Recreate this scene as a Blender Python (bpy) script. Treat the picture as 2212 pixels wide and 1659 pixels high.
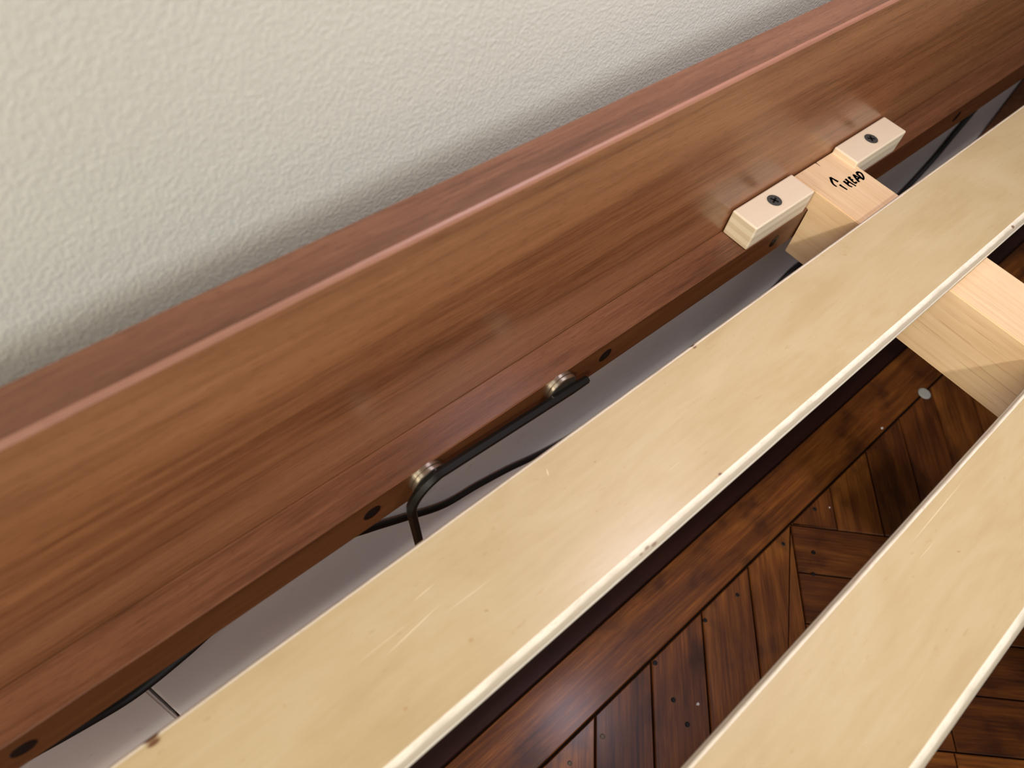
import bpy, bmesh, math, random
from mathutils import Matrix, Vector

# ------------------------------------------------------------------ reset
for o in list(bpy.data.objects):
    bpy.data.objects.remove(o, do_unlink=True)
scene = bpy.context.scene
COL = scene.collection
rng = random.Random(7)

U = 0.02           # one unit = depth of the slat ledge = 20 mm
FLOOR = -12.0      # floor level in units below the ledge top


def W(x, y, z):
    """unit coordinates (ledge front top edge = origin) -> metres, floor at z = 0"""
    return Vector((x * U, y * U, (z - FLOOR) * U))


# ------------------------------------------------------------------ camera
R = [[0.746, -0.652426, 0.133507],
     [-0.485716, -0.670211, -0.561157],
     [0.455591, 0.353777, -0.816871]]
right = Vector(R[0]); up = -Vector(R[1]); back = -Vector(R[2])
cam_data = bpy.data.cameras.new('camera')
cam = bpy.data.objects.new('camera', cam_data)
COL.objects.link(cam)
m = Matrix((right, up, back)).transposed().to_4x4()
m.translation = W(-8.6438, -6.4375, 16.0775)
cam.matrix_world = m
cam_data.sensor_fit = 'HORIZONTAL'
cam_data.sensor_width = 36.0
cam_data.lens = 1661.01 / 2212 * 36.0
cam_data.clip_start = 0.01
cam_data.dof.use_dof = True
cam_data.dof.focus_distance = 0.455
cam_data.dof.aperture_fstop = 9.5
scene.camera = cam

# ------------------------------------------------------------------ world, lamps, exposure
world = bpy.data.worlds.new('room_air')
scene.world = world
world.use_nodes = True
bg = world.node_tree.nodes['Background']
bg.inputs[0].default_value = (1.0, 0.84, 0.66, 1)
bg.inputs[1].default_value = 0.04


def lamp(name, kind, loc, target, energy, color, size=0.1, size_y=None):
    d = bpy.data.lights.new(name, kind)
    d.energy = energy
    d.color = color
    if kind == 'AREA':
        d.shape = 'RECTANGLE'
        d.size = size
        d.size_y = size_y or size
    else:
        d.shadow_soft_size = size
    o = bpy.data.objects.new(name, d)
    COL.objects.link(o)
    o.location = loc
    o.rotation_euler = (target - loc).to_track_quat('-Z', 'Y').to_euler()
    return o


tgt = W(6, 0, 2)
# ceiling lamp on the near side of the room
lamp('ceiling_lamp', 'POINT', W(-140, -92, 142), tgt, 275, (1.0, 0.955, 0.85), 0.07)
# window across the room
lamp('window_light', 'AREA', W(-45, -115, 55), tgt, 36, (0.92, 0.95, 1.0), 1.8, 1.4)
# warm table lamp beside the bed
lamp('table_lamp', 'POINT', W(-56, -11, 18), tgt, 28, (1.0, 0.90, 0.68), 0.1)
# cool reading lamp over the far side of the bed head
lamp('reading_lamp', 'POINT', W(9.2, -5.5, 22), tgt, 4.4, (0.94, 0.85, 1.0), 0.025)

scene.view_settings.view_transform = 'Standard'
scene.view_settings.look = 'None'
scene.view_settings.exposure = -0.04
scene.view_settings.gamma = 1.0
scene.view_settings.use_curve_mapping = False
scene.cycles.caustics_reflective = False
scene.cycles.caustics_refractive = False


# ------------------------------------------------------------------ materials
def lin(r, g, b):
    f = lambda c: (c / 255 / 12.92) if c / 255 <= 0.04045 else ((c / 255 + 0.055) / 1.055) ** 2.4
    return (f(r), f(g), f(b), 1)


class NT:
    def __init__(self, name):
        self.mat = bpy.data.materials.new(name)
        self.mat.use_nodes = True
        self.t = self.mat.node_tree
        self.b = self.t.nodes['Principled BSDF']

    def n(self, typ, **kw):
        nd = self.t.nodes.new(typ)
        for k, v in kw.items():
            setattr(nd, k, v)
        return nd

    def l(self, a, b):
        self.t.links.new(a, b)

    def val(self, sock, v):
        if hasattr(v, 'links') or isinstance(v, bpy.types.NodeSocket):
            self.l(v, sock)
        else:
            sock.default_value = v

    def math(self, op, a, b=0.0, clamp=False):
        nd = self.n('ShaderNodeMath', operation=op, use_clamp=clamp)
        self.val(nd.inputs[0], a)
        self.val(nd.inputs[1], b)
        return nd.outputs[0]

    def mix(self, fac, a, b, mode='MIX'):
        nd = self.n('ShaderNodeMix', data_type='RGBA', blend_type=mode)
        self.val(nd.inputs[0], fac)
        self.val(nd.inputs[6], a)
        self.val(nd.inputs[7], b)
        return nd.outputs[2]

    def coords(self, scale=(1, 1, 1), rand=True, offset=(0, 0, 0)):
        tc = self.n('ShaderNodeTexCoord')
        v = tc.outputs['Object']
        if rand:
            oi = self.n('ShaderNodeObjectInfo')
            mul = self.n('ShaderNodeVectorMath', operation='MULTIPLY_ADD')
            self.l(oi.outputs['Random'], mul.inputs[0])
            mul.inputs[1].default_value = (3.1, 7.7, 5.3)
            self.l(v, mul.inputs[2])
            v = mul.outputs[0]
        mp = self.n('ShaderNodeMapping')
        mp.inputs['Scale'].default_value = scale
        mp.inputs['Location'].default_value = offset
        self.l(v, mp.inputs['Vector'])
        return mp.outputs[0]

    def noise(self, vec, scale=1.0, detail=3.0, rough=0.5, dist=0.0):
        nd = self.n('ShaderNodeTexNoise')
        self.l(vec, nd.inputs['Vector'])
        nd.inputs['Scale'].default_value = scale
        nd.inputs['Detail'].default_value = detail
        nd.inputs['Roughness'].default_value = rough
        nd.inputs['Distortion'].default_value = dist
        return nd.outputs[0]

    def ramp(self, fac, stops):
        nd = self.n('ShaderNodeValToRGB')
        cr = nd.color_ramp
        while len(cr.elements) > 1:
            cr.elements.remove(cr.elements[-1])
        cr.elements[0].position = stops[0][0]
        cr.elements[0].color = stops[0][1]
        for p, c in stops[1:]:
            e = cr.elements.new(p)
            e.color = c
        self.l(fac, nd.inputs[0])
        return nd.outputs[0]

    def smooth(self, v, lo, hi, a=0.0, b=1.0):
        nd = self.n('ShaderNodeMapRange', interpolation_type='SMOOTHSTEP')
        self.val(nd.inputs[0], v)
        nd.inputs[1].default_value = lo
        nd.inputs[2].default_value = hi
        nd.inputs[3].default_value = a
        nd.inputs[4].default_value = b
        return nd.outputs[0]

    def spot(self, centre, radii, soft=0.5, rot=0.0):
        """elliptical stain mask in object space (metres)"""
        tc = self.n('ShaderNodeTexCoord')
        sub = self.n('ShaderNodeVectorMath', operation='SUBTRACT')
        self.l(tc.outputs['Object'], sub.inputs[0])
        sub.inputs[1].default_value = centre
        v = sub.outputs[0]
        if rot:
            rt = self.n('ShaderNodeVectorRotate', rotation_type='Z_AXIS')
            self.l(v, rt.inputs['Vector'])
            rt.inputs['Angle'].default_value = rot
            v = rt.outputs[0]
        mul = self.n('ShaderNodeVectorMath', operation='DIVIDE')
        self.l(v, mul.inputs[0])
        mul.inputs[1].default_value = radii
        ln = self.n('ShaderNodeVectorMath', operation='LENGTH')
        self.l(mul.outputs[0], ln.inputs[0])
        return self.smooth(ln.outputs['Value'], 1.0 - soft, 1.0, 1.0, 0.0)

    def bump(self, h, strength, dist):
        nd = self.n('ShaderNodeBump')
        nd.inputs['Strength'].default_value = strength
        nd.inputs['Distance'].default_value = dist
        self.l(h, nd.inputs['Height'])
        self.l(nd.outputs[0], self.b.inputs['Normal'])

    def out(self, color=None, rough=0.5, spec=0.5, metal=0.0, coat=0.0, coat_rough=0.1):
        if color is not None:
            self.val(self.b.inputs['Base Color'], color)
        self.val(self.b.inputs['Roughness'], rough)
        self.b.inputs['Specular IOR Level'].default_value = spec
        self.b.inputs['Metallic'].default_value = metal
        self.b.inputs['Coat Weight'].default_value = coat
        self.b.inputs['Coat Roughness'].default_value = coat_rough
        return self.mat


def mat_sapele(name, dark, mid, light, gain=1.0, rough=0.34):
    k = NT(name)
    wide = k.noise(k.coords((1.6, 34, 34), False), 1.0, 3, 0.55, 0.5)       # ribbon bands
    band = k.noise(k.coords((6, 150, 150), False, (3, 1, 2)), 1.0, 4, 0.65, 0.5)
    fine = k.noise(k.coords((40, 900, 900), False), 1.0, 4, 0.75)
    f = k.math('MULTIPLY_ADD', wide, 1.0)
    k.t.nodes[-1].inputs[2].default_value = -0.13
    f = k.math('ADD', f, k.math('MULTIPLY', k.math('SUBTRACT', band, 0.5), 0.75))
    f = k.math('ADD', f, k.math('MULTIPLY', k.math('SUBTRACT', fine, 0.5), 0.75))
    c = k.ramp(f, [(0.08, dark), (0.42, mid), (0.8, light)])
    pores = k.noise(k.coords((140, 1500, 1500), False, (1, 5, 2)), 1.0, 2, 0.5)
    pm = k.smooth(pores, 0.58, 0.72)
    c = k.mix(k.math('MULTIPLY', pm, 0.6), c, dark)
    k.bump(k.math('ADD', fine, k.math('MULTIPLY', pm, -0.6)), 0.10, 0.0004)
    return k.out(c, k.math('MULTIPLY_ADD', fine, 0.12), 0.5), k


SAP_D, SAP_M, SAP_L = lin(96, 57, 33), lin(135, 89, 57), lin(159, 110, 75)


def sapele(name, d, md, lt, rough):
    mt, k = mat_sapele(name, d, md, lt)
    k.b.inputs['Roughness'].links and k.t.links.remove(k.b.inputs['Roughness'].links[0])
    k.b.inputs['Roughness'].default_value = rough
    return mt


M_SAPELE = sapele('sapele_veneer', SAP_D, SAP_M, SAP_L, 0.27)
M_SAPELE_EDGE = sapele('sapele_sanded_edge', lin(140, 96, 75), lin(158, 112, 90), lin(170, 124, 100), 0.45)
M_SAPELE_TOP = sapele('sapele_top_edge', lin(78, 44, 28), lin(118, 76, 53), lin(144, 98, 72), 0.4)
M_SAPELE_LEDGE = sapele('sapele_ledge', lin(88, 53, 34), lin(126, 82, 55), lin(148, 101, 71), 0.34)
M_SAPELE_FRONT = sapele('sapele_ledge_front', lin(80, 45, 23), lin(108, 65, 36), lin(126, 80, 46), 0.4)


def mat_birch():
    k = NT('lacquered_birch_veneer')
    cloud = k.noise(k.coords((11, 34, 34)), 1.0, 4, 0.6, 0.8)
    fine = k.noise(k.coords((40, 420, 420)), 1.0, 3, 0.6)
    fleck = k.noise(k.coords((160, 420, 420)), 1.0, 2, 0.5)
    f = k.math('ADD', k.math('MULTIPLY', cloud, 0.75), k.math('MULTIPLY', fine, 0.28))
    c = k.ramp(f, [(0.3, lin(187, 162, 118)), (0.5, lin(197, 174, 131)), (0.72, lin(205, 184, 145))])
    fm = k.smooth(fleck, 0.68, 0.76)
    c = k.mix(k.math('MULTIPLY', fm, 0.30), c, lin(176, 138, 90))
    # a few light scratches running with the slat
    sc = k.noise(k.coords((10, 1500, 1500), True, (4, 2, 9)), 1.0, 1, 0.4)
    gate = k.noise(k.coords((9, 30, 30), True, (2, 8, 1)), 1.0, 2, 0.5)
    sm = k.math('MULTIPLY', k.smooth(sc, 0.775, 0.80), k.smooth(gate, 0.56, 0.62))
    c = k.mix(k.math('MULTIPLY', sm, 0.75), c, lin(244, 226, 192))
    k.bump(k.math('ADD', fine, k.math('MULTIPLY', cloud, 2.0)), 0.06, 0.0004)
    return k, c


k, c = mat_birch()
k.mat.name = 'bare_birch_block'
M_BIRCH = k.out(k.mix(0.75, c, lin(246, 228, 200)), 0.45, 0.5)


def birch_with_spots(name, spots):
    kk, cc = mat_birch()
    kk.mat.name = name
    for (cx, cy, cz, rx, ry, rot, col, amt) in spots:
        cc = kk.mix(kk.math('MULTIPLY', kk.spot((cx * U, cy * U, cz * U), (rx * U, ry * U, 0.6 * U), 0.6, rot), amt), cc, col)
    return kk.out(cc, 0.34, 0.5)


def mat_ply(name, thickness, z0, layers, c1, c2, spots=()):
    """raw plywood edge: layers run level through the thickness (object z in metres)"""
    k = NT(name)
    tc = k.n('ShaderNodeTexCoord')
    sep = k.n('ShaderNodeSeparateXYZ')
    k.l(tc.outputs['Object'], sep.inputs[0])
    wob = k.noise(k.coords((60, 60, 60)), 1.0, 2, 0.5)
    z = k.math('ADD', k.math('DIVIDE', k.math('SUBTRACT', sep.outputs[2], z0), thickness / layers),
               k.math('MULTIPLY', wob, 0.35))
    s = k.math('SINE', k.math('MULTIPLY', z, math.pi))
    f = k.smooth(s, -0.5, 0.5)
    c = k.mix(f, c1, c2)
    grit = k.noise(k.coords((300, 1500, 1500)), 1.0, 3, 0.7)
    c = k.mix(k.math('MULTIPLY', k.smooth(grit, 0.55, 0.75), 0.45), c, lin(168, 146, 112))
    for (cx, cy, cz, rx, ry, rot, col, amt) in spots:
        c = k.mix(k.math('MULTIPLY', k.spot((cx * U, cy * U, cz * U), (rx * U, ry * U, 0.6 * U), 0.6, rot), amt), c, col)
    k.bump(grit, 0.25, 0.0004)
    return k.out(c, 0.6, 0.35)


PLY1, PLY2 = lin(242, 232, 210), lin(186, 172, 148)


def mat_pine():
    k = NT('pale_beam_wood')
    a = k.noise(k.coords((2.2, 60, 60)), 1.0, 3, 0.5, 0.5)
    b = k.noise(k.coords((9, 420, 420)), 1.0, 3, 0.6)
    d = k.noise(k.coords((24, 700, 700), True, (1, 3, 2)), 1.0, 2, 0.5)
    f = k.math('ADD', k.math('MULTIPLY', a, 0.6), k.math('MULTIPLY', b, 0.4))
    c = k.ramp(f, [(0.3, lin(222, 184, 138)), (0.5, lin(236, 204, 160)), (0.72, lin(243, 216, 176))])
    c = k.mix(k.math('MULTIPLY', k.smooth(d, 0.62, 0.72), 0.32), c, lin(170, 122, 74))
    k.bump(b, 0.08, 0.0004)
    return k.out(c, 0.48, 0.45)


M_PINE = mat_pine()


def mat_wall():
    k = NT('textured_wall_paint')
    a = k.noise(k.coords((1, 1, 1), False), 760, 2, 0.5, 0.3)
    b = k.noise(k.coords((1, 1, 1), False), 300, 3, 0.5)
    c2 = k.noise(k.coords((1, 1, 1), False), 6, 2, 0.5)
    h = k.math('ADD', k.smooth(a, 0.35, 0.7), k.math('MULTIPLY', b, 0.7))
    k.bump(h, 0.34, 0.0007)
    c = k.mix(c2, lin(197, 196, 183), lin(204, 203, 190))
    return k.out(c, 0.42, 0.5)


M_WALL = mat_wall()


def mat_base():
    k = NT('gloss_white_trim_paint')
    a = k.noise(k.coords((6, 40, 40), False), 1, 3, 0.5)
    d = k.noise(k.coords((1, 1, 1), False), 60, 3, 0.6)
    c = k.mix(a, lin(222, 216, 213), lin(232, 227, 224))
    c = k.mix(k.math('MULTIPLY', k.smooth(d, 0.62, 0.75), 0.2), c, lin(150, 138, 124))
    k.bump(k.math('ADD', a, k.math('MULTIPLY', d, 0.4)), 0.12, 0.001)
    return k.out(c, 0.33, 0.5)


M_BASE = mat_base()


def mat_parquet(name, dark, mid, light):
    k = NT(name)
    oi = k.n('ShaderNodeObjectInfo')
    a = k.noise(k.coords((10, 110, 110)), 1.0, 4, 0.6, 0.5)
    b = k.noise(k.coords((26, 620, 620)), 1.0, 3, 0.65)
    g = k.noise(k.coords((26, 30, 30), True, (3, 2, 1)), 1.0, 3, 0.5)
    f = k.math('ADD', k.math('MULTIPLY', a, 0.55), k.math('MULTIPLY', b, 0.45))
    f = k.math('ADD', f, k.math('MULTIPLY', k.math('SUBTRACT', oi.outputs['Random'], 0.5), 0.22))
    c = k.ramp(f, [(0.25, dark), (0.5, mid), (0.75, light)])
    c = k.mix(k.math('MULTIPLY', k.smooth(g, 0.5, 0.72), 0.7), c, dark)
    k.bump(b, 0.05, 0.0005)
    return k.out(c, 0.5, 0.3, 0.0, 0.14, 0.22)


M_PARQ = mat_parquet('varnished_oak_parquet', lin(44, 19, 6), lin(106, 58, 19), lin(156, 96, 36))
M_PARQ_WALNUT = mat_parquet('dark_walnut_border', lin(30, 11, 9), lin(44, 18, 14), lin(60, 28, 21))
M_GAP = NT('dark_floor_gap').out(lin(26, 14, 8), 0.9, 0.1)
M_BLACK_SCREW = NT('black_oxide_screw').out(lin(70, 70, 66), 0.5, 0.5, 0.0)
M_BLACK_HOLE = NT('dark_screw_recess').out(lin(14, 12, 12), 0.6, 0.3)
M_LEDGE_SCREW = NT('black_socket_screw').out(lin(20, 17, 18), 0.3, 0.5, 0.3)
M_HEXKEY = NT('black_oxide_steel').out(lin(30, 29, 26), 0.38, 0.5, 0.35)
M_CABLE = NT('black_cable_rubber').out(lin(18, 14, 12), 0.5, 0.4)
M_NICKEL = NT('nickel_magnet').out(lin(205, 196, 180), 0.34, 0.5, 1.0)
M_INK = NT('black_marker_ink').out(lin(18, 12, 18), 0.5, 0.4)
M_CHIP = NT('white_paint_chip').out(lin(225, 222, 215), 0.7, 0.3)
M_DISC = NT('pale_grey_disc').out(lin(165, 165, 155), 0.6, 0.3)
M_NAIL = NT('dull_nail_head').out(lin(92, 80, 66), 0.5, 0.4, 0.4)


# ------------------------------------------------------------------ builders
def link(name, me, mats, parent=None, loc=None):
    o = bpy.data.objects.new(name, me)
    COL.objects.link(o)
    for mt in (mats if isinstance(mats, (list, tuple)) else [mats]):
        if len(me.materials) < (len(mats) if isinstance(mats, (list, tuple)) else 1):
            me.materials.append(mt)
    if parent is not None:
        o.parent = parent
    if loc is not None:
        o.location = loc
    return o


def empty(name, loc):
    o = bpy.data.objects.new(name, None)
    o.empty_display_size = 0.02
    COL.objects.link(o)
    o.location = loc
    return o


def tag(o, label=None, cat=None, group=None, kind=None):
    if label: o['label'] = label
    if cat: o['category'] = cat
    if group: o['group'] = group
    if kind: o['kind'] = kind
    return o


def rel(o):
    """offset of the unit origin for a child of o"""
    return W(0, 0, 0) - o.location


def to_mesh(bm, name, smooth=False):
    bmesh.ops.recalc_face_normals(bm, faces=bm.faces)
    me = bpy.data.meshes.new(name)
    bm.to_mesh(me)
    bm.free()
    if smooth:
        for p in me.polygons:
            p.use_smooth = True
    return me


def bm_box(x0, x1, y0, y1, z0, z1, bev=0.0, seg=2):
    bm = bmesh.new()
    bmesh.ops.create_cube(bm, size=1)
    for v in bm.verts:
        v.co = Vector(((x0 + x1) / 2 + v.co.x * (x1 - x0), (y0 + y1) / 2 + v.co.y * (y1 - y0),
                       (z0 + z1) / 2 + v.co.z * (z1 - z0))) * U
    if bev:
        bmesh.ops.bevel(bm, geom=list(bm.edges), offset=bev * U, segments=seg, affect='EDGES', profile=0.5)
    return bm


def bm_extrude_profile(profile, a0, a1, axis='x'):
    """closed profile (list of 2D points) swept straight along x (points are y,z) or along y (points are x,z)"""
    bm = bmesh.new()
    r0, r1 = [], []
    for p, q in profile:
        if axis == 'x':
            r0.append(bm.verts.new(Vector((a0, p, q)) * U)); r1.append(bm.verts.new(Vector((a1, p, q)) * U))
        else:
            r0.append(bm.verts.new(Vector((p, a0, q)) * U)); r1.append(bm.verts.new(Vector((p, a1, q)) * U))
    n = len(profile)
    fs = []
    for i in range(n):
        fs.append(bm.faces.new((r0[i], r0[(i + 1) % n], r1[(i + 1) % n], r1[i])))
    bm.faces.new(r0[::-1])
    bm.faces.new(r1)
    return bm, fs


def sweep(points, radius, sides=10, phase=0.0, caps=True):
    """tube along unit-space points"""
    bm = bmesh.new()
    pts = [Vector(p) for p in points]
    rings = []
    prev = None
    for i, p in enumerate(pts):
        t = (pts[min(i + 1, len(pts) - 1)] - pts[max(i - 1, 0)]).normalized()
        if prev is None:
            ref = Vector((0, 1, 0)) if abs(t.y) < 0.9 else Vector((0, 0, 1))
            nrm = (ref - t * ref.dot(t)).normalized()
        else:
            nrm = (prev - t * prev.dot(t)).normalized()
        prev = nrm
        bi = t.cross(nrm)
        r = radius[i] if isinstance(radius, (list, tuple)) else radius
        rings.append([bm.verts.new((p + (nrm * math.cos(phase + 2 * math.pi * k / sides) +
                                         bi * math.sin(phase + 2 * math.pi * k / sides)) * r) * U) for k in range(sides)])
    for a, b in zip(rings, rings[1:]):
        for k in range(sides):
            bm.faces.new((a[k], a[(k + 1) % sides], b[(k + 1) % sides], b[k]))
    if caps:
        bm.faces.new(rings[0][::-1])
        bm.faces.new(rings[-1])
    return bm


def catmull(pts, sub=10):
    out = []
    P = [Vector(p) for p in pts]
    for i in range(len(P) - 1):
        p0 = P[max(i - 1, 0)]; p1 = P[i]; p2 = P[i + 1]; p3 = P[min(i + 2, len(P) - 1)]
        for s in range(sub):
            t = s / sub
            out.append(0.5 * ((2 * p1) + (-p0 + p2) * t + (2 * p0 - 5 * p1 + 4 * p2 - p3) * t * t +
                              (-p0 + 3 * p1 - 3 * p2 + p3) * t ** 3))
    out.append(P[-1])
    return out


def lathe(profile, seg=32):
    """profile (r, z) revolved about z, unit space, smooth shaded by caller"""
    bm = bmesh.new()
    rings = []
    for r, z in profile:
        if r < 1e-6:
            rings.append([bm.verts.new((0, 0, z * U))])
        else:
            rings.append([bm.verts.new((r * U * math.cos(2 * math.pi * k / seg), r * U * math.sin(2 * math.pi * k / seg), z * U))
                          for k in range(seg)])
    for a, b in zip(rings, rings[1:]):
        for k in range(seg):
            k2 = (k + 1) % seg
            if len(a) == 1 and len(b) > 1:
                bm.faces.new((a[0], b[k], b[k2]))
            elif len(b) == 1 and len(a) > 1:
                bm.faces.new((a[k], a[k2], b[0]))
            elif len(a) > 1:
                bm.faces.new((a[k], a[k2], b[k2], b[k]))
    return bm


# ------------------------------------------------------------------ setting: wall, baseboard, floor
bm = bmesh.new()
bmesh.ops.create_cube(bm, size=1)
for v in bm.verts:
    v.co = Vector((v.co.x * 150 + 15, 3.0 + (v.co.y + .5) * 5, FLOOR + (v.co.z + .5) * 120)) * U
wall = link('wall_back', to_mesh(bm, 'wall_back'), M_WALL, loc=W(0, 0, 0))
tag(wall, 'white textured painted wall behind the bed head', kind='structure')

base = empty('baseboard_back', W(0, 2.5, FLOOR))
tag(base, 'tall gloss white baseboard running along the wall under the bed', kind='structure')
SEAM = -10.55


def base_board(x0, x1, yf):
    prof = [(yf, FLOOR), (yf, 1.0), (yf + .06, 1.35), (yf + .3, 1.6), (yf + .34, 1.9), (2.98, 2.0), (2.98, FLOOR)]
    bm, _ = bm_extrude_profile(prof, x0, x1)
    bmesh.ops.bevel(bm, geom=[e for e in bm.edges if abs(e.verts[0].co.x - e.verts[1].co.x) < 1e-6 and
                              min(e.verts[0].co.y, e.verts[1].co.y) < (yf + .01) * U],
                    offset=.07 * U, segments=2, affect='EDGES')
    return to_mesh(bm, 'board')


link('board', base_board(SEAM + .05, 90, 2.0), M_BASE, base, rel(base))
link('board', base_board(-60, SEAM - .05, 2.05), M_BASE, base, rel(base))

floor = empty('floor', W(15, -14, FLOOR))
tag(floor, 'dark varnished oak parquet floor laid diagonally inside a straight border', kind='structure')
bm = bm_box(-60, 90, -60, 3.0, FLOOR - 1.5, FLOOR - .12)
link('subfloor', to_mesh(bm, 'subfloor'), M_GAP, floor, rel(floor))


def clip(poly, a, b, c):
    """keep a*x+b*y<=c"""
    out = []
    for i in range(len(poly)):
        p, q = poly[i], poly[(i + 1) % len(poly)]
        dp, dq = a * p[0] + b * p[1] - c, a * q[0] + b * q[1] - c
        if dp <= 0: out.append(p)
        if (dp < 0 < dq) or (dq < 0 < dp):
            t = dp / (dp - dq)
            out.append((p[0] + (q[0] - p[0]) * t, p[1] + (q[1] - p[1]) * t))
    return out


def strip_piece(name, poly, ang, mat, dz=0.0, gap=.025):
    """floor piece: flat polygon (unit xy) with eased top edge; local x runs along the grain"""
    cx = sum(p[0] for p in poly) / len(poly); cy = sum(p[1] for p in poly) / len(poly)
    ca, sa = math.cos(-ang), math.sin(-ang)
    loc = [((x - cx) * ca - (y - cy) * sa, (x - cx) * sa + (y - cy) * ca) for x, y in poly]

    def inset(d):
        n = len(loc); res = []
        area = sum(loc[i][0] * loc[(i + 1) % n][1] - loc[(i + 1) % n][0] * loc[i][1] for i in range(n))
        sg = 1 if area > 0 else -1
        for i in range(n):
            p0, p1, p2 = Vector(loc[i - 1]), Vector(loc[i]), Vector(loc[(i + 1) % n])
            e1 = (p1 - p0).normalized(); e2 = (p2 - p1).normalized()
            n1 = Vector((-e1.y, e1.x)) * sg; n2 = Vector((-e2.y, e2.x)) * sg
            bis = n1 + n2
            den = 1 + n1.dot(n2)
            res.append(p1 + bis * (d / max(den, .25)))
        return res
    bm = bmesh.new()
    levels = [(gap, -1.2), (gap, -.05), (gap + .035, 0.0)]
    rings = [[bm.verts.new(Vector((p.x, p.y, z + dz)) * U) for p in inset(d)] for d, z in levels]
    n = len(loc)
    for a, b in zip(rings, rings[1:]):
        for i in range(n):
            bm.faces.new((a[i], a[(i + 1) % n], b[(i + 1) % n], b[i]))
    bm.faces.new(rings[-1])
    o = link(name, to_mesh(bm, name), mat, floor, W(cx, cy, FLOOR) - floor.location)
    o.rotation_euler = (0, 0, ang)
    return o


BY = -6.55        # inner line of the straight border
WS = 2.08         # strip width
for y0, y1, mt, breaks in ((BY, BY + 2.1, M_PARQ, (-60, -31, 33.5, 90)), (BY + 2.1, BY + 4.2, M_PARQ_WALNUT, (-60, -12, 47, 90)),
                           (BY + 4.2, BY + 6.3, M_PARQ, (-60, -40, 12, 90)), (BY + 6.3, 2.95, M_PARQ, (-60, 5, 60, 90))):
    for a, b in zip(breaks, breaks[1:]):
        strip_piece('border_plank', [(a, y0), (b, y0), (b, y1), (a, y1)], 0.0, mt, rng.uniform(-.01, .01), .03)

A0 = (11.91, -6.6)
ud = (1 / 2 ** .5, -1 / 2 ** .5); vd = (-1 / 2 ** .5, -1 / 2 ** .5)
SQ = 6 * WS


def uv2xy(u, v):
    return (A0[0] + u * ud[0] + v * vd[0], A0[1] + u * ud[1] + v * vd[1])


cnt = 0
for i in range(-6, 8):
    for j in range(-6, 8):
        along_u = (i + j) % 2 == 0      # the block below the apex runs along u
        for s in range(6):
            if along_u:
                spans = [(i * SQ, (i + 1) * SQ)]
                if i == 0 and j == 0 and s >= 2:
                    spans = [(0, 4.95 + .1 * (s % 2)), (4.95 + .1 * (s % 2), SQ)]
                polys = [([uv2xy(a, j * SQ + s * WS), uv2xy(b, j * SQ + s * WS), uv2xy(b, j * SQ + (s + 1) * WS),
                           uv2xy(a, j * SQ + (s + 1) * WS)], -math.pi / 4) for a, b in spans]
            else:
                polys = [([uv2xy(i * SQ + s * WS, j * SQ), uv2xy(i * SQ + (s + 1) * WS, j * SQ),
                           uv2xy(i * SQ + (s + 1) * WS, (j + 1) * SQ), uv2xy(i * SQ + s * WS, (j + 1) * SQ)], -3 * math.pi / 4)]
            for poly, ang in polys:
                poly = clip(poly, 0, 1, BY - .03)
                for (a, b, c_) in ((0, -1, 40), (1, 0, 66), (-1, 0, 32)):
                    if len(poly) > 2: poly = clip(poly, a, b, c_)
                if len(poly) < 3: continue
                ar = abs(sum(poly[q][0] * poly[(q + 1) % len(poly)][1] - poly[(q + 1) % len(poly)][0] * poly[q][1]
                             for q in range(len(poly)))) / 2
                if ar < .25: continue
                strip_piece('parquet_strip', poly, ang + rng.uniform(-.004, .004), M_PARQ, rng.uniform(-.02, .012))
                cnt += 1

# filled nail heads at the strip ends
for q, (x, y, r) in enumerate([(5.86, -6.91, .085), (3.15, -6.74, .09), (7.66, -7.08, .08), (2.72, -8.05, .085), (2.5, -8.93, .09),
                               (-.14, -7.24, .09), (13.35, -6.84, .09), (10.92, -6.94, .08), (11.66, -7.98, .09), (10.88, -8.54, .085),
                               (-1.6, -7.1, .08)]):
    bm = lathe([(0, .03), (r * .7, .03), (r, .005), (r, -.05), (0, -.05)], 14)
    o = link('nail_head', to_mesh(bm, 'nail_head'), M_NAIL if q in (5, 10) else M_BLACK_HOLE, floor, W(x, y, FLOOR) - floor.location)

# ------------------------------------------------------------------ head rail of the bed
X0, X1 = -46.0, 48.0
H, T, TL = 6.4365, 0.9288, 1.3535
rail = empty('bed_head_rail', W(0, 1.4, -TL))
tag(rail, 'red-brown wooden bed head rail standing upright along the white wall', 'bed rail')
RO = rel(rail)

cf = .085
prof = [(1, -TL), (1, H - cf), (1 + .35 * cf, H - .3 * cf), (1 + cf, H), (1 + T - .03, H), (1 + T, H - .03), (1 + T, -TL)]
bm, fs = bm_extrude_profile(prof, X0, X1)
fs[1].material_index = 1
fs[2].material_index = 1
fs[3].material_index = 2
board = link('board', to_mesh(bm, 'board'), [M_SAPELE, M_SAPELE_EDGE, M_SAPELE_TOP], rail, RO)

prof = [(0, -TL), (0, -.03), (.03, 0), (.985, 0), (.985, -TL)]
bm, fs = bm_extrude_profile(prof, X0 + 2, X1 - 2)
fs[0].material_index = 1
ledge = link('ledge', to_mesh(bm, 'ledge'), [M_SAPELE_LEDGE, M_SAPELE_FRONT], rail, RO)


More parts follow.
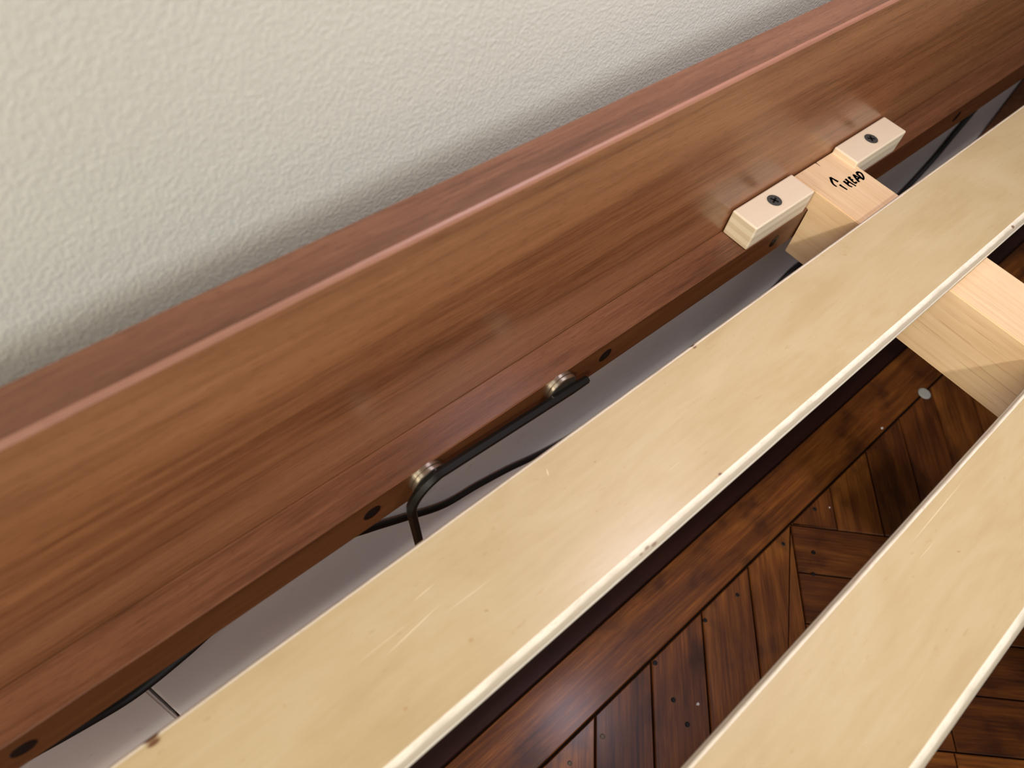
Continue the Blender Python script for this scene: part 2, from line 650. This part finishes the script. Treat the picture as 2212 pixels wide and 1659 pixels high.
def flat_screw(name, parent, loc, rot, r, mats, phillips=True, twist=0.3):
    """countersunk screw head, axis +z, with a recessed drive"""
    prof = [(0, -.06)] if False else []
    bm = lathe([(0, -.16), (r * .55, -.16), (r * .97, -.012), (r, 0.0), (r * .93, .012), (0, .012)], 28)
    me = to_mesh(bm, name)
    o = link(name, me, mats[0], parent)
    o.location = loc
    o.rotation_euler = rot
    if phillips:
        bm = bmesh.new()
        for a in (0, math.pi / 2):
            w, l = r * .13, r * .55
            ca, sa = math.cos(a + twist), math.sin(a + twist)
            lo, hi = -.02, .0165
            vs = []
            for z in (lo, hi):
                for (px, py) in ((-l, -w), (l, -w), (l, w), (-l, w)):
                    vs.append(bm.verts.new(Vector((px * ca - py * sa, px * sa + py * ca, z)) * U))
            for f in ((4, 5, 6, 7), (0, 1, 5, 4), (1, 2, 6, 5), (2, 3, 7, 6), (3, 0, 4, 7)):
                bm.faces.new([vs[i] for i in f])
        link('cross_recess', to_mesh(bm, 'cross_recess'), mats[1], o)
    else:
        bm = lathe([(0, .014), (r * .40, .014), (r * .46, .010), (r * .46, -.02), (0, -.02)], 6)
        link('hex_recess', to_mesh(bm, 'hex_recess'), mats[1], o)
    return o


for x, z in ((-12.2, -.62), (-4.38, -.64), (3.47, -.66), (11.49, -.70), (23.8, -.66)):
    flat_screw('ledge_screw', ledge, W(x, 0, z) - W(0, 0, 0), (math.pi / 2, 0, 0), .24, (M_LEDGE_SCREW, M_BLACK_HOLE), False)
    bpy.context.view_layer.update()

# two stop blocks screwed on the ledge, either side of the beam
HB = .9113
ply_block = mat_ply('raw_ply_block_edge', HB * U, 0.0, 5, lin(238, 224, 196), lin(224, 206, 174))


def stop_block(x0, x1, sx, label, twist):
    bm = bm_box(x0, x1, .0, .955, .004, HB, .05, 2)
    for f in bm.faces:
        f.material_index = 0 if f.normal.z > .75 else 1
    me = to_mesh(bm, 'stop_block')
    o = link('stop_block', me, [M_BIRCH, ply_block], rail, RO)
    o['label'] = label
    flat_screw('block_screw', o, Vector((sx, .49, HB - .006)) * U, (0, 0, 0), .255, (M_BLACK_SCREW, M_BLACK_HOLE), True, twist)
    # pale bored rim round the screw
    bm = lathe([(.262, .0005), (.30, .003), (.30, -.02), (.262, -.02)], 28)
    link('screw_hole_rim', to_mesh(bm, 'screw_hole_rim'), ply_block, o, Vector((sx, .49, HB)) * U)
    return o


stop_block(9.50, 12.56, 11.02, 'pale plywood stop block with one black cross-head screw', .35)
stop_block(15.06, 18.22, 16.63, 'pale plywood stop block with one black cross-head screw', .9)

# magnets in the ledge front that hold the hex key
for mx in (-2.86, 1.56):
    bm = lathe([(0, -.02), (.45, -.02), (.47, 0), (.47, .085), (.445, .1), (.43, .1), (.43, .112), (.452, .112), (.478, .13),
                (.478, .205), (.455, .225), (0, .225)], 40)
    me = to_mesh(bm, 'magnet', True)
    o = link('magnet', me, M_NICKEL, ledge, W(mx, 0, -.44) - W(0, 0, 0))
    o.rotation_euler = (math.pi / 2, 0, 0)
    es = o.modifiers.new('edge', 'EDGE_SPLIT')
    es.split_angle = math.radians(35)

# leg under the rail at its far end
bm = bm_box(42.9, 46.4, .96, 1.92, FLOOR + .0, -TL, .06)
link('leg', to_mesh(bm, 'leg'), M_SAPELE_FRONT, rail, RO)

# ------------------------------------------------------------------ hex key on the magnets
kp = [(2.36, -.345, -.50)]
for t in range(1, 9):
    x = 2.36 + (-2.55 - 2.36) * t / 8
    kp.append((x, -.345, -.50 + .085 * (2.36 - x)))
zc = kp[-1][2]
# bend
for t in range(1, 11):
    a = math.radians(94) * t / 10
    kp.append((-2.55 - .95 * math.sin(a), -.345, zc + .04 - .95 * (1 - math.cos(a)) + .04 * (1 - t / 10) - .04))
xe, _, ze = kp[-1]
for t in range(1, 6):
    kp.append((xe + .14 * t * .5, -.345, ze - .5 * t))
bm = sweep(kp, [.135 * .86] + [.135] * (len(kp) - 2) + [.135], 6, math.pi / 6)
bmesh.ops.bevel(bm, geom=[e for e in bm.edges if len(e.link_faces) == 2 and e.calc_face_angle(0) > math.radians(25)],
                offset=.014 * U, segments=2, affect='EDGES')
me = to_mesh(bm, 'hex_key')
for p in me.polygons: p.use_smooth = True
shaft = link('hex_key', me, M_HEXKEY, loc=W(0, 0, 0))
tag(shaft, 'black L-shaped hex key held on two magnets under the rail', 'hex key')
es = shaft.modifiers.new('edge', 'EDGE_SPLIT'); es.split_angle = math.radians(32)

# ------------------------------------------------------------------ centre support beam
XB0, XB1, BT, BD = 12.87, 15.25, .6946, 1.917
beam = empty('support_beam', W(14.06, -8, -BD))
tag(beam, 'pale wooden centre support beam notched over the rail between two stop blocks', 'beam')
prof = [(.95, BT), (.95, .01), (-.05, .01), (-.05, -BD), (-46, -BD), (-46, BT)]
bm, fs = bm_extrude_profile(prof, XB0, XB1)
bmesh.ops.bevel(bm, geom=[e for e in bm.edges], offset=.03 * U, segments=2, affect='EDGES')
me = to_mesh(bm, 'beam_body')
# grain along the beam: build with local x along the length
rotm = Matrix.Rotation(math.pi / 2, 4, 'Z')
me.transform(rotm)
body = link('beam_body', me, M_PINE, beam, rel(beam))
body.rotation_euler = (0, 0, -math.pi / 2)

strokes = [[(13.945, -.082), (13.92, .054), (13.904, .208)], [(13.904, .208), (13.761, .056), (13.687, -.067), (13.696, -.193)],
           [(13.866, -.188), (13.863, -.292), (13.885, -.489)],
           [(14.145, -.159), (14.124, -.316), (14.115, -.424), (14.157, -.507)],
           [(14.287, -.135), (14.271, -.268), (14.284, -.361), (14.306, -.559)], [(14.135, -.309), (14.284, -.29)],
           [(14.43, -.154), (14.44, -.24), (14.41, -.344), (14.404, -.473)], [(14.43, -.154), (14.53, -.189)],
           [(14.40, -.285), (14.507, -.302)], [(14.40, -.45), (14.515, -.455)],
           [(14.585, -.50), (14.64, -.34), (14.72, -.185), (14.754, -.30), (14.807, -.449)], [(14.60, -.37), (14.75, -.385)],
           [(14.872, -.201), (14.849, -.36), (14.809, -.529)],
           [(14.872, -.201), (14.987, -.186), (15.03, -.273), (14.98, -.388), (14.90, -.469), (14.811, -.509)]]
bm = bmesh.new()
for s in strokes:
    pts = catmull([(a, b, BT + .004) for a, b in s], 6) if len(s) > 2 else [Vector((a, b, BT + .004)) for a, b in s]
    n = len(pts)
    L_, R_ = [], []
    for i, p in enumerate(pts):
        t = (pts[min(i + 1, n - 1)] - pts[max(i - 1, 0)]).normalized()
        nn = Vector((-t.y, t.x, 0))
        w = .047 * (1.05 - .4 * i / (n - 1))
        L_.append(bm.verts.new((p + nn * w) * U)); R_.append(bm.verts.new((p - nn * w) * U))
    for i in range(n - 1):
        bm.faces.new((L_[i], R_[i], R_[i + 1], L_[i + 1]))
bmesh.ops.solidify(bm, geom=list(bm.faces), thickness=.002 * U)
ink = link('handwriting', to_mesh(bm, 'handwriting'), M_INK, beam, rel(beam))
ink['label'] = 'black marker arrow and the word HEAD'
# short crack at the end of the beam
bm = bmesh.new()
vs = [bm.verts.new(Vector(p) * U) for p in ((14.05, .935, BT + .003), (14.09, .935, BT + .003), (14.068, .74, BT + .003), (14.06, .74, BT + .003))]
bm.faces.new(vs)
bmesh.ops.solidify(bm, geom=list(bm.faces), thickness=.002 * U)
link('end_crack', to_mesh(bm, 'end_crack'), M_BLACK_HOLE, beam, rel(beam))

# ------------------------------------------------------------------ slats
ZS, TH = 1.1746, .475
KNOT = lin(104, 62, 34)


def slat(y0, y1, label, spots_top, spots_edge, idx):
    """y0 = room-side edge, y1 = wall-side edge (units)"""
    yc = (y0 + y1) / 2
    root_loc = W(14, yc, ZS - TH)
    rxw, rx, rz = .11, .26, TH / 2
    prof = []
    half = (y1 - y0) / 2
    N = 8
    for i in range(N + 1):                    # wall-side bullnose, top to bottom
        a = math.pi / 2 - math.pi * i / N
        prof.append((half - rxw + rxw * abs(math.cos(a)) ** .75, rz + rz * math.copysign(abs(math.sin(a)) ** .9, math.sin(a))))
    for i in range(N + 1):                    # room-side bullnose, bottom to top
        a = -math.pi / 2 - math.pi * i / N
        prof.append((-half + rx - rx * abs(math.cos(a)) ** .75, rz + rz * math.copysign(abs(math.sin(a)) ** .9, math.sin(a))))
    nseg = 1
    bm, fs = bm_extrude_profile(prof, -42, 38)
    for i, f in enumerate(fs):
        f.material_index = 0 if i in (N, 2 * N + 1) else 1
        f.smooth = f.material_index == 1
    me = to_mesh(bm, 'bed_lath')
    for p in me.polygons: p.use_smooth = False
    for p in me.polygons:
        if p.material_index == 1: p.use_smooth = True
    mt = birch_with_spots('birch_slat_face', [(cx - 14, cy - yc, TH, a_, b_, rt, col, am) for cx, cy, a_, b_, rt, col, am in spots_top])
    me_ = mat_ply('birch_slat_edge', TH * U, 0.0, 5, PLY1, PLY2,
                  [(cx - 14, cy - yc, TH, a_, b_, 0, KNOT, am) for cx, cy, a_, b_, am in spots_edge])
    o = link('bed_lath', me, [mt, me_], loc=root_loc)
    es = o.modifiers.new('edge', 'EDGE_SPLIT'); es.split_angle = math.radians(50)
    tag(o, label, 'bed slat', 'bed slats across the beam')
    return o


SCR = lin(240, 220, 184)
slat(-4.985, -1.7698, 'pale birch bed slat nearest the head rail with brown knots on its edges',
     [(-5.63, -3.15, .9, .014, -.10, SCR, .8), (-5.03, -2.70, .35, .012, -.05, SCR, .75), (-6.2, -3.0, .8, .011, 0, SCR, .55),
      (-4.4, -3.3, .7, .010, .03, SCR, .6), (-1.25, -2.24, .018, .11, .5, SCR, .9), (1.2, -3.9, .3, .010, 0, SCR, .4),
      (-10.19, -1.93, .16, .07, 0, KNOT, .95), (4.25, -1.90, .09, .05, 0, KNOT, .8), (1.93, -4.70, .07, .045, .2, KNOT, .9),
      (-6.6, -4.2, .07, .05, 0, lin(186, 150, 104), .8), (-4.9, -4.0, .08, .06, 0, lin(184, 148, 102), .7),
      (-4.3, -3.75, .06, .03, .6, lin(170, 134, 88), .7), (-.2, -2.7, .05, .03, 0, lin(176, 140, 96), .7)],
     [(-10.19, -1.83, .18, .12, .95), (4.25, -1.80, .13, .08, .9), (-.75, -4.86, .10, .04, .6), (-.55, -4.90, .12, .04, .6),
      (-.95, -4.88, .07, .03, .5), (16.6, -4.84, .10, .07, .85)], 0)
slat(-11.30, -8.20, 'pale birch bed slat farther from the head rail in the lower right corner',
     [(5.4, -8.55, 1.6, .010, -.02, SCR, .8), (4.3, -8.9, .5, .010, 0, SCR, .5), (4.9, -9.4, .07, .022, .5, lin(166, 132, 90), .7),
      (2.5, -10.2, .10, .06, 0, lin(190, 156, 110), .4)], [], 1)

for q, nth in zip(range(2, 7), ('third', 'fourth', 'fifth', 'sixth', 'seventh')):
    slat(-11.30 - 6.31 * (q - 1), -8.20 - 6.31 * (q - 1), nth + ' pale birch bed slat from the head rail, beyond the picture edge', [], [], q)

# ------------------------------------------------------------------ cable along the baseboard
pts = [(-24, 1.83, -3.0), (-19, 1.83, -4.2), (-15.5, 1.83, -5.0), (-13.6, 1.83, -5.72), (-12, 1.83, -6.28), (-10.8, 1.83, -6.52),
       (-9.4, 1.83, -6.2), (-7.6, 1.84, -5.55), (-5.9, 1.85, -5.75), (-4.27, 1.85, -5.85), (-3.29, 1.85, -6.45), (-1.85, 1.85, -7.55),
       (-.2, 1.85, -8.75), (1.35, 1.85, -9.15), (3.0, 1.85, -9.7), (5.1, 1.85, -10.6), (8.5, 1.80, -11.5), (13, 1.75, -11.84),
       (18.5, 1.8, -11.8), (20.6, 1.82, -11.3), (22.3, 1.84, -10.3), (24.5, 1.82, -10.6), (27, 1.8, -11.4), (30.5, 1.8, -11.4), (33.2, 1.83, -10.3), (34.5, 1.83, -8.9),
       (35.1, 1.83, -7.5), (35.8, 1.83, -5.9), (36.3, 1.80, -3.6), (36.3, 1.8, -2.0)]
cpts = catmull(pts, 8)
bm = sweep(cpts, [.165 if p.x < -8 else (.11 if p.x < 8 else .15) for p in cpts], 10)
cable = link('power_cable', to_mesh(bm, 'power_cable', True), M_CABLE, loc=W(0, 0, 0))
tag(cable, 'thin black cable sagging along the white baseboard under the rail', 'cable')

# ------------------------------------------------------------------ small things on the floor
bm = lathe([(0, .0), (.28, .0), (.31, .02), (.31, .05), (.27, .075), (0, .08)], 28)
o = link('round_disc', to_mesh(bm, 'round_disc'), M_DISC, loc=W(23.03, -6.6, FLOOR + .005))
tag(o, 'small pale grey round disc lying on the dark parquet beside the beam', 'disc')


def chip(x, y, r, label, seed):
    rr = random.Random(seed)
    bm = bmesh.new()
    n = 7
    lo, hi = [], []
    for i in range(n):
        a = 2 * math.pi * i / n
        q = r * rr.uniform(.65, 1.1)
        lo.append(bm.verts.new(Vector((q * math.cos(a), q * .7 * math.sin(a), 0)) * U))
        hi.append(bm.verts.new(Vector((q * .7 * math.cos(a), q * .5 * math.sin(a), r * rr.uniform(.3, .6))) * U))
    for i in range(n):
        bm.faces.new((lo[i], lo[(i + 1) % n], hi[(i + 1) % n], hi[i]))
    bm.faces.new(hi); bm.faces.new(lo[::-1])
    o = link('paint_chip', to_mesh(bm, 'paint_chip'), M_CHIP, loc=W(x, y, FLOOR + .008))
    tag(o, label, 'paint chip', 'white paint chips on the floor')


chip(3.31, -8.72, .085, 'bright white paint chip on parquet strips between the two slats', 1)
chip(19.49, -6.39, .075, 'tiny white speck on the floor border near the round disc', 2)
chip(13.95, -7.2, .05, 'tiny white speck on parquet halfway between beam and paint chip', 3)
